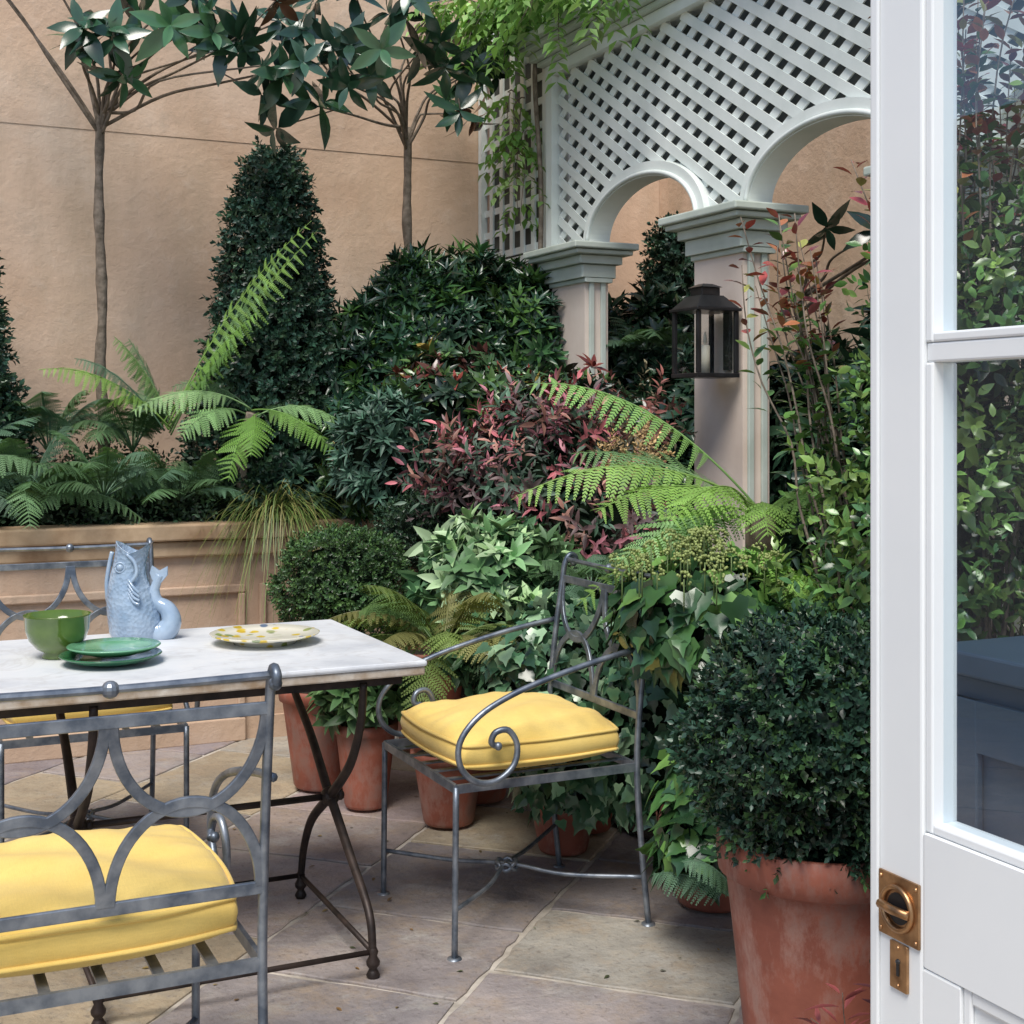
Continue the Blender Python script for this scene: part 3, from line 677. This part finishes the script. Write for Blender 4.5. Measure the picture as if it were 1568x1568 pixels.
for k in range(70):
    a=rng.uniform(0,6.28);r=rng.uniform(0,.25);c=np.array([1.98+r*math.cos(a),3.06+r*math.sin(a),1.03+.02*rng.normal()-r*.35])
    for q in range(18):
        dv=nrm(rng.normal(size=3)+np.array([0,0,.5]));mb.add(*ball(c+dv*.019,.0042,6,4),np.array([.19,.23,.08])*rng.uniform(.7,1.2))
    mb.add(*tube([c,c-np.array([0,0,.08])],.002,5),(.08,.12,.04))
mb.build('ivy_flower_heads',M_leaf)
shrub('aucuba_plant',[((1.56,4.50,.42),(.15,.14,.13))],medW,420,.10,[(.06,.13,.05),(.09,.17,.06)],M_leaf,up=.7,shell=.2,core=0)
shrub('dried_hydrangea_head',[((2.36,4.05,1.22),(.09,.09,.085))],smS,1300,.028,[(.36,.25,.13),(.28,.19,.09)],M_leaf,shell=.15,core=0)
# ---------------------------------------------------------------- stems + leaves plant
def stemplant(name,base,br,n,H,spread,leaf,ls,step,cols,tips,mat,lean=(0,0),r0=.006,start=.25,tipstart=.85,curv=.3,seedd=1,E=None,hmin=.45):
    E=E or empty(name);mb=MB();st=MB();R=np.random.default_rng(seedd)
    for i in range(n):
        a=R.uniform(0,6.283);b0=np.array([base[0]+br*R.uniform(0,1)*math.cos(a),base[1]+br*R.uniform(0,1)*math.sin(a),base[2]])
        a2=R.uniform(0,6.283);h=H*R.uniform(hmin,1.05);sp=spread*math.sqrt(R.uniform(0,1))
        out=np.array([math.cos(a2)*sp+lean[0],math.sin(a2)*sp+lean[1],0])
        P=[b0+out*(t**(1+curv))+np.array([0,0,h*t])+np.append(R.normal(0,.018,2),0)*t for t in np.linspace(0,1,9)]
        P=cr(P,3);st.add(*tube(P,np.linspace(r0,r0*.25,len(P)),5))
        seg=np.linalg.norm(np.diff(P,axis=0),axis=1);cum=np.concatenate([[0],np.cumsum(seg)]);L=cum[-1]
        ss=np.arange(L*start,L,step);k=len(ss)
        pos=np.stack([np.interp(ss,cum,P[:,j]) for j in range(3)],1)
        an=np.arange(k)*2.4+R.uniform(0,6);t=ss/L
        rad=np.stack([np.cos(an),np.sin(an),np.zeros(k)],1)
        pos=pos+rad*R.uniform(0,.05,(k,1))*(1-t[:,None]*.8)
        dv=rad+np.array([0,0,.55])*(0.3+t[:,None])+R.normal(0,.3,(k,3));ups=np.array([0,0,1.])-rad*.3+R.normal(0,.3,(k,3))
        col=pickc(cols,k,pos,.25);m=t>tipstart+R.uniform(-.08,.05)
        if tips is not None and R.random()<.85: col[m]=pickc(tips,m.sum(),None,.2)
        place(mb,leaf,pos,dv,ups,ls*R.uniform(.7,1.2,k),col)
    mb.build('leaves',mat,E);st.build('stems',M_bark,E);return E
LG=[(.05,.115,.035),(.035,.085,.035),(.07,.15,.04),(.11,.18,.05)]
RT=[(.24,.05,.045),(.26,.10,.05),(.17,.04,.055),(.20,.20,.06)]
PH=shrub('photinia_shrub',[((2.34,2.58,1.02),(.26,.30,.42)),((2.40,2.53,1.50),(.21,.26,.33)),((2.22,2.85,.72),(.24,.25,.26)),((2.75,2.3,1.2),(.3,.4,.8)),((2.75,2.2,2.0),(.22,.3,.35))],smS,290,.072,LG,M_gloss,up=.5,jit=.6,shell=.32,core=.42,tipc=[(.13,.21,.05),(.10,.19,.05)],tipfrac=.2)
stemplant('photinia_shrub',(2.42,2.56,.5),.12,38,1.95,.20,LP,.050,.017,LG,RT,M_gloss,start=.35,tipstart=.86,seedd=4,E=PH,hmin=.7)
stemplant('photinia_shrub',(2.34,2.82,.5),.08,15,1.36,.10,LP,.048,.022,LG,RT,M_gloss,lean=(-.12,.22),start=.45,tipstart=.82,seedd=5,E=PH,hmin=.88)
stemplant('photinia_shrub',(2.6,2.0,.2),.15,40,2.1,.35,LP,.050,.018,LG,RT,M_gloss,start=.3,tipstart=.9,seedd=6,E=PH)
stemplant('dwarf_nandina',(1.44,1.66,.0),.05,9,.48,.09,LN,.05,.012,[(.09,.03,.035),(.05,.06,.03)],[(.20,.05,.05)],M_leaf,start=.3,tipstart=.7,r0=.003,seedd=7,lean=(-.02,.02))
# ---------------------------------------------------------------- ferns
def pinnaT():
    V=[];F=[];n=10
    for k in range(n):
        y=(k+.3)/n;l=.125*(1-y)**.7+.022
        for s in (-1,1):
            i=len(V);V+=[(0,y-.03,0),(s*l,y+.035,-.01),(s*l*.75,y+.075,-.012),(0,y+.04,0)];F+=[(i,i+1,i+2),(i,i+2,i+3)]
    i=len(V);V+=[(-.012,0,0),(.012,0,0),(0,1,-.01)];F+=[(i,i+1,i+2)]
    return np.array(V),np.array(F),np.ones(len(V))
PT=pinnaT();PT[0][:,2]-=.22*PT[0][:,1]**2
def frond(mb,st,base,az,L,el,droop,W,col,n=24,roll=0,pd=-.28):
    dh=np.array([math.cos(az),math.sin(az),0]);t=np.linspace(0,1,n+6)
    sw_=rng.normal(0,.10)
    P=np.array(base)+dh*(L*math.cos(el)*t)[:,None]+np.array([-dh[1],dh[0],0])*(L*sw_*t*t)[:,None]+np.array([0,0,1.])*(L*(math.sin(el)*t-droop*t*t))[:,None]
    T=nrm(np.gradient(P,axis=0));side=np.array([-dh[1],dh[0],0])*math.cos(roll)+np.array([0,0,math.sin(roll)])
    st.add(*tube(P,np.linspace(.004,.001,len(P)),5),np.array(col)*.7)
    i0=6;idx=np.arange(i0,len(P)-1);tt=(idx-i0)/(len(P)-i0)
    ln=W*np.sin(np.pi*(.16+.80*tt))**.8*(1-.45*tt)+.008
    for s in (-1,1):
        dv=side*s+T[idx]*.42+np.array([0,0,pd])+rng.normal(0,.09,(len(idx),3));ups=np.cross(T[idx],dv)*(1 if s<0 else -1);ups=np.where(ups[:,2:3]<0,-ups,ups)+rng.normal(0,.15,(len(idx),3))
        place(mb,PT,P[idx],dv,ups,ln*rng.uniform(.85,1.08,len(idx)),np.tile(np.array(col),(len(idx),1))*rng.uniform(.75,1.2,(len(idx),1))*(.8+.35*tt)[:,None])
def fern(name,base,n,L,W,cols,azr=(0,6.283),el=(.5,1.1),droop=(.35,.7),extra=(),nn=22):
    E=empty(name);mb=MB();st=MB()
    for i in range(n):
        az=azr[0]+(azr[1]-azr[0])*(i+rng.uniform(-.3,.3))/n;c=np.array(cols[rng.integers(0,len(cols))])*rng.uniform(.75,1.3)
        frond(mb,st,base,az,L*rng.uniform(.75,1.1),rng.uniform(*el),rng.uniform(*droop),W*rng.uniform(.85,1.1),c,n=nn,roll=rng.uniform(-.4,.4))
    for az,LL,e,dr,ww,c,ro in extra: frond(mb,st,np.array(base)+rng.normal(0,.02,3),math.radians(az),LL,e,dr,ww,np.array(c),n=20,roll=ro)
    mb.build('fronds',M_fern,E);st.build('stalks',M_leaf,E);return E
FD=[(.07,.135,.065),(.095,.17,.085),(.08,.15,.10)];FB=[(.14,.27,.06),(.18,.31,.075)];FP=[(.20,.34,.15),(.24,.38,.18)]
fern('sword_fern',(.58,5.88,1.0),17,.58,.11,FD,el=(.5,1.3))
fern('sword_fern',(.88,5.84,1.02),17,.52,.10,FD,el=(.5,1.3))
fern('sword_fern',(.22,5.88,1.05),15,.64,.12,FD,el=(.5,1.25))
fern('sword_fern',(1.20,5.86,1.0),14,.46,.10,FD,el=(.5,1.2))
fern('sword_fern',(.70,6.15,1.2),13,.58,.10,FD,el=(.7,1.3))
fern('sword_fern',(1.05,6.15,1.2),12,.50,.10,FD,el=(.7,1.3))
fern('tree_fern',(1.50,5.84,1.36),0,.42,.12,FP,extra=[(190,.60,.55,.55,.12,FP[1],-.5),(-12,.46,.50,.60,.11,FP[0],.5),(215,.44,.35,.55,.12,FP[0],-.4),(262,.34,.1,.6,.11,FB[0],0),(310,.42,.15,.6,.11,FB[0],.3),(165,.5,.8,.50,.11,FD[1],-.6),(40,.42,.6,.45,.10,FD[0],.5),(235,.46,-.1,.5,.11,FB[0],-.4)])
E_=MB();E_.add(*tube(cr([(1.50,5.92,.9),(1.47,5.90,1.15),(1.50,5.84,1.37)],5),.026,8));E_.build('fern_trunk',M_bark)
fern('tall_fern',(1.16,5.92,1.30),2,.5,.1,FB,el=(.9,1.2),extra=[(0,1.22,1.02,.13,.12,FB[1],.7),(-8,1.08,1.10,.16,.12,FP[0],.8),(6,1.22,1.14,.2,.11,FB[1],.6),(-25,.78,1.0,.2,.11,FB[0],.6),(172,.60,1.15,.28,.11,(.13,.22,.08),-.6),(-40,.6,1.1,.25,.10,(.1,.2,.06),.5),(150,.5,1.2,.2,.1,FD[1],-.6),(190,.80,.80,.42,.12,FB[1],-.5),(182,.68,1.0,.4,.10,FD[2],-.6)])
fern('potted_fern',(1.70,4.16,.58),20,.55,.12,[(.12,.17,.05),(.08,.14,.045),(.16,.16,.06)],el=(.3,1.1))
fern('tree_fern',(2.36,3.32,1.06),5,.50,.13,FB,azr=(3.4,6.5),el=(.3,.8),droop=(.3,.6),extra=[(162,.86,.56,.50,.15,(.22,.36,.10),-.45),(152,1.08,.88,.42,.14,(.20,.36,.12),-.45),(188,.66,.50,.45,.14,FB[1],-.4),(205,.62,.40,.5,.14,FP[0],-.5),(174,.56,.05,.5,.14,FB[1],-.5),(142,.72,.65,.35,.13,FP[0],-.6),(-60,.5,.7,.4,.13,FB[1],.5),(225,.66,.7,.6,.13,FB[1],-.3)])
E_=MB();E_.add(*tube(cr([(2.40,3.38,.0),(2.39,3.36,.5),(2.36,3.32,1.07)],5),.045,9));E_.build('tree_fern_trunk',M_bark)
fern('understory_fern',(2.32,3.02,.85),15,.48,.13,FB,el=(.4,1.0))
fern('understory_fern',(3.3,5.55,1.65),10,.4,.1,FD)
fern('understory_fern',(1.9,2.75,.18),6,.28,.07,FD)
fern('understory_fern',(2.25,4.15,.75),12,.4,.09,FD)
gm=MB()
for i in range(420):
    a=rng.uniform(0,6.283);L=rng.uniform(.22,.55);dh=np.array([math.cos(a),math.sin(a)*.8-.35,0]);dh/=max(1,np.linalg.norm(dh));b0=np.array([1.60+rng.normal(0,.04),5.74+rng.normal(0,.03),.92])
    t=np.linspace(0,1,8);el=rng.uniform(.7,1.35);P=b0+dh*(L*.75*math.cos(el)+.10)*t[:,None]*1.2+np.array([0,0,1])*(L*(math.sin(el)*t*1.1-1.45*t*t*rng.uniform(.5,1.35)))[:,None]
    P[:,1]=np.where(P[:,2]<.93,np.minimum(P[:,1],np.maximum(5.62,P[:,1]-.1)),P[:,1])
    sd=nrm(np.cross(dh,[0,0,1]));w_=np.linspace(.003,.0006,8)[:,None];V=np.concatenate([P-sd*w_,P+sd*w_]);F=[]
    for k in range(7): F+=[(k,k+1,k+9),(k,k+9,k+8)]
    gm.add(V,F,pickc([(.09,.14,.035),(.07,.11,.03),(.16,.15,.055)],1)[0])
gm.build('ornamental_grass',M_leaf)
fl=MB();k=80;pp=np.stack([rng.uniform(.6,2.0,k),rng.uniform(2.2,4.6,k),np.full(k,.006)],1)
place(fl,LP,pp,np.stack([rng.normal(size=k),rng.normal(size=k),np.full(k,.05)],1),np.tile([0,0,1.],(k,1))+rng.normal(0,.1,(k,3)),rng.uniform(.008,.022,k),pickc([(.12,.07,.03),(.18,.13,.05),(.05,.06,.03)],k));fl.build('fallen_leaves',M_leaf)
# ---------------------------------------------------------------- magnolia trees
def magnolia(name,base,fork,limbs,seed,k=3):
    E=empty(name);R=np.random.default_rng(seed);wd_=MB();lf=MB();base=np.array(base);fork=np.array(fork)
    P=cr([base+(fork-base)*t+np.array([R.normal(0,.012),R.normal(0,.012),0]) for t in np.linspace(0,1,9)],4)
    rr=np.linspace(.027,.020,len(P))*(1+.2*np.sin(np.arange(len(P))*1.1)*(R.random(len(P))>.4));wd_.add(*tube(P,rr,10))
    for t in limbs:
        t=np.array(t);mid=fork+(t-fork)*.5+np.array([R.normal(0,.05),R.normal(0,.05),.03]);Q=cr([fork-np.array([0,0,R.uniform(0,.12)]),fork+(mid-fork)*.5+R.normal(0,.02,3),mid,t],5);wd_.add(*tube(Q,np.linspace(.009,.0038,len(Q)),7))
        pos=t+R.normal(0,.10,(k,3));pos[0]=t
        for p in pos[1:]: wd_.add(*tube([mid+(t-mid)*.6,p],.0035,5))
        dv=nrm(pos-mid)*.6+R.normal(0,.5,(k,3))+np.array([0,-.15,-.05]);col=pickc([(.022,.060,.034),(.034,.086,.04),(.028,.066,.046)],k,None,.3)
        m=R.random(k)<.03;col[m]=(.10,.045,.025)
        placeR(lf,magW,pos,dv,R.normal(0,1,(k,3)),R.uniform(.15,.215,k),col)
    wd_.build('trunk_and_limbs',M_bark,E);lf.build('leaves',M_mag,E)
magnolia('magnolia_tree',(.95,6.35,.87),(.94,6.33,2.72),[(.95,5.97,2.95),(.98,6.0,2.80),(.82,6.05,2.93),(1.30,5.8,3.06),(1.42,5.75,2.95),(1.5,5.7,2.84),(1.6,5.75,3.05),(1.66,5.62,2.84),(1.36,5.8,2.92),(1.15,5.85,3.0),(.35,6.3,3.40),(.6,6.3,3.45),(1.1,6.2,3.3),(1.25,6.0,3.2),(.78,6.1,3.25),(.2,6.2,3.5)],1,2)
magnolia('magnolia_tree',(2.46,6.45,.87),(2.43,6.42,2.80),[(1.80,5.62,2.95),(1.85,5.55,2.76),(1.95,5.6,2.82),(1.74,5.65,2.68),(1.68,5.7,3.0),(2.1,5.7,3.12),(2.25,5.8,3.0),(2.4,5.9,3.1),(2.6,6.0,3.0),(2.75,6.1,3.1),(2.5,6.3,3.3),(2.72,6.3,2.87),(1.98,5.9,3.25)],2,2)
magnolia('magnolia_tree',(3.7,4.9,.0),(3.7,4.9,1.9),[(3.6,4.6,2.15),(3.7,4.4,2.1),(3.6,3.7,2.15),(3.7,3.4,2.2)],9,1)
# ---------------------------------------------------------------- wisteria vine
W_=empty('wisteria_vine');lf=MB();st=MB();wl=smallT(.44,.2)
def strand(p0,drop,out,n):
    t=np.linspace(0,1,10);P=np.array(p0)+np.array(out)*(t**.7)[:,None]+np.array([0,0,-drop])*(t*t)[:,None]+np.cumsum(rng.normal(0,.008,(10,3)),axis=0);st.add(*tube(P,np.linspace(.004,.0015,10),5))
    for k in range(n):
        q=rng.uniform(0,1)*9;i=int(min(8,q));c=P[i]+(P[i+1]-P[i])*(q-i);a=rng.uniform(0,6.28);dr=nrm(np.array([math.cos(a),math.sin(a),-.7]));Lc=rng.uniform(.13,.22)
        m=5;s_=np.linspace(.2,1,m);pp=np.repeat(c+dr*Lc*s_[:,None]+np.array([0,0,-.05])*(s_**2)[:,None],2,axis=0);sd=nrm(np.cross(dr,[0,0,1]));sg=np.tile([1,-1],m)[:,None]
        place(lf,wl,pp,sd*sg+dr*.6+np.array([0,0,-.3])+rng.normal(0,.15,(2*m,3)),np.tile([0,0,1.],(2*m,1))+rng.normal(0,.3,(2*m,3)),rng.uniform(.055,.085,2*m),np.tile(pickc([(.17,.30,.09),(.11,.22,.06),(.26,.38,.16)],1)[0],(2*m,1)))
for i in range(44):
    v_=rng.uniform(5.2,6.35);strand((2.85+rng.normal(0,.05),v_,3.34+rng.uniform(-.05,.2)),rng.uniform(.1,.42),(rng.uniform(-.35,.0),rng.uniform(-.15,.15),.1),5)
for i in range(6): strand((2.93,rng.uniform(5.95,6.2),rng.uniform(2.7,3.1)),rng.uniform(.2,.5),(-.06,0,0),4)
for i in range(4): strand((2.82,rng.uniform(4.6,5.2),3.25),rng.uniform(.12,.3),(-.1,0,0),3)
st.add(*tube(cr([(2.93,5.93,0.4),(2.92,5.94,1.5),(2.94,5.93,2.4),(2.92,5.95,3.1),(2.9,5.6,3.28),(2.88,4.9,3.25)],6),.012,7))
lf.build('leaves',M_fern,W_);st.build('stems',M_bark,W_)
# ---------------------------------------------------------------- sky, sun, camera
wd=bpy.data.worlds.new('World');scene.world=wd;wd.use_nodes=True;nt=wd.node_tree;bg=nt.nodes['Background'];sk=nt.nodes.new('ShaderNodeTexSky');sk.sky_type='NISHITA';sk.sun_disc=False
SE,SR=math.radians(58),math.radians(218)
sk.sun_elevation=SE;sk.sun_rotation=SR;nt.links.new(sk.outputs[0],bg.inputs[0]);bg.inputs[1].default_value=.15
sl_=bpy.data.lights.new('sun','SUN');sl_.energy=3.8;sl_.angle=math.radians(28);sl_.color=(1,.95,.87);so=bpy.data.objects.new('sun',sl_);scene.collection.objects.link(so)
sd=Vector((math.sin(SR)*math.cos(SE),math.cos(SR)*math.cos(SE),math.sin(SE)));so.rotation_euler=sd.to_track_quat('Z','Y').to_euler();so.location=(0,0,6)
cam=bpy.data.cameras.new('camera');co_=bpy.data.objects.new('camera',cam);scene.collection.objects.link(co_);co_.location=(0,0,1.35);co_.rotation_euler=(math.radians(90),0,math.radians(-25.15))
cam.sensor_width=36;cam.lens=48.2;cam.shift_y=-.0918;cam.clip_end=500;cam.clip_start=.05;scene.camera=co_
scene.view_settings.view_transform='Standard';scene.view_settings.look='None';scene.view_settings.exposure=0
print('done')
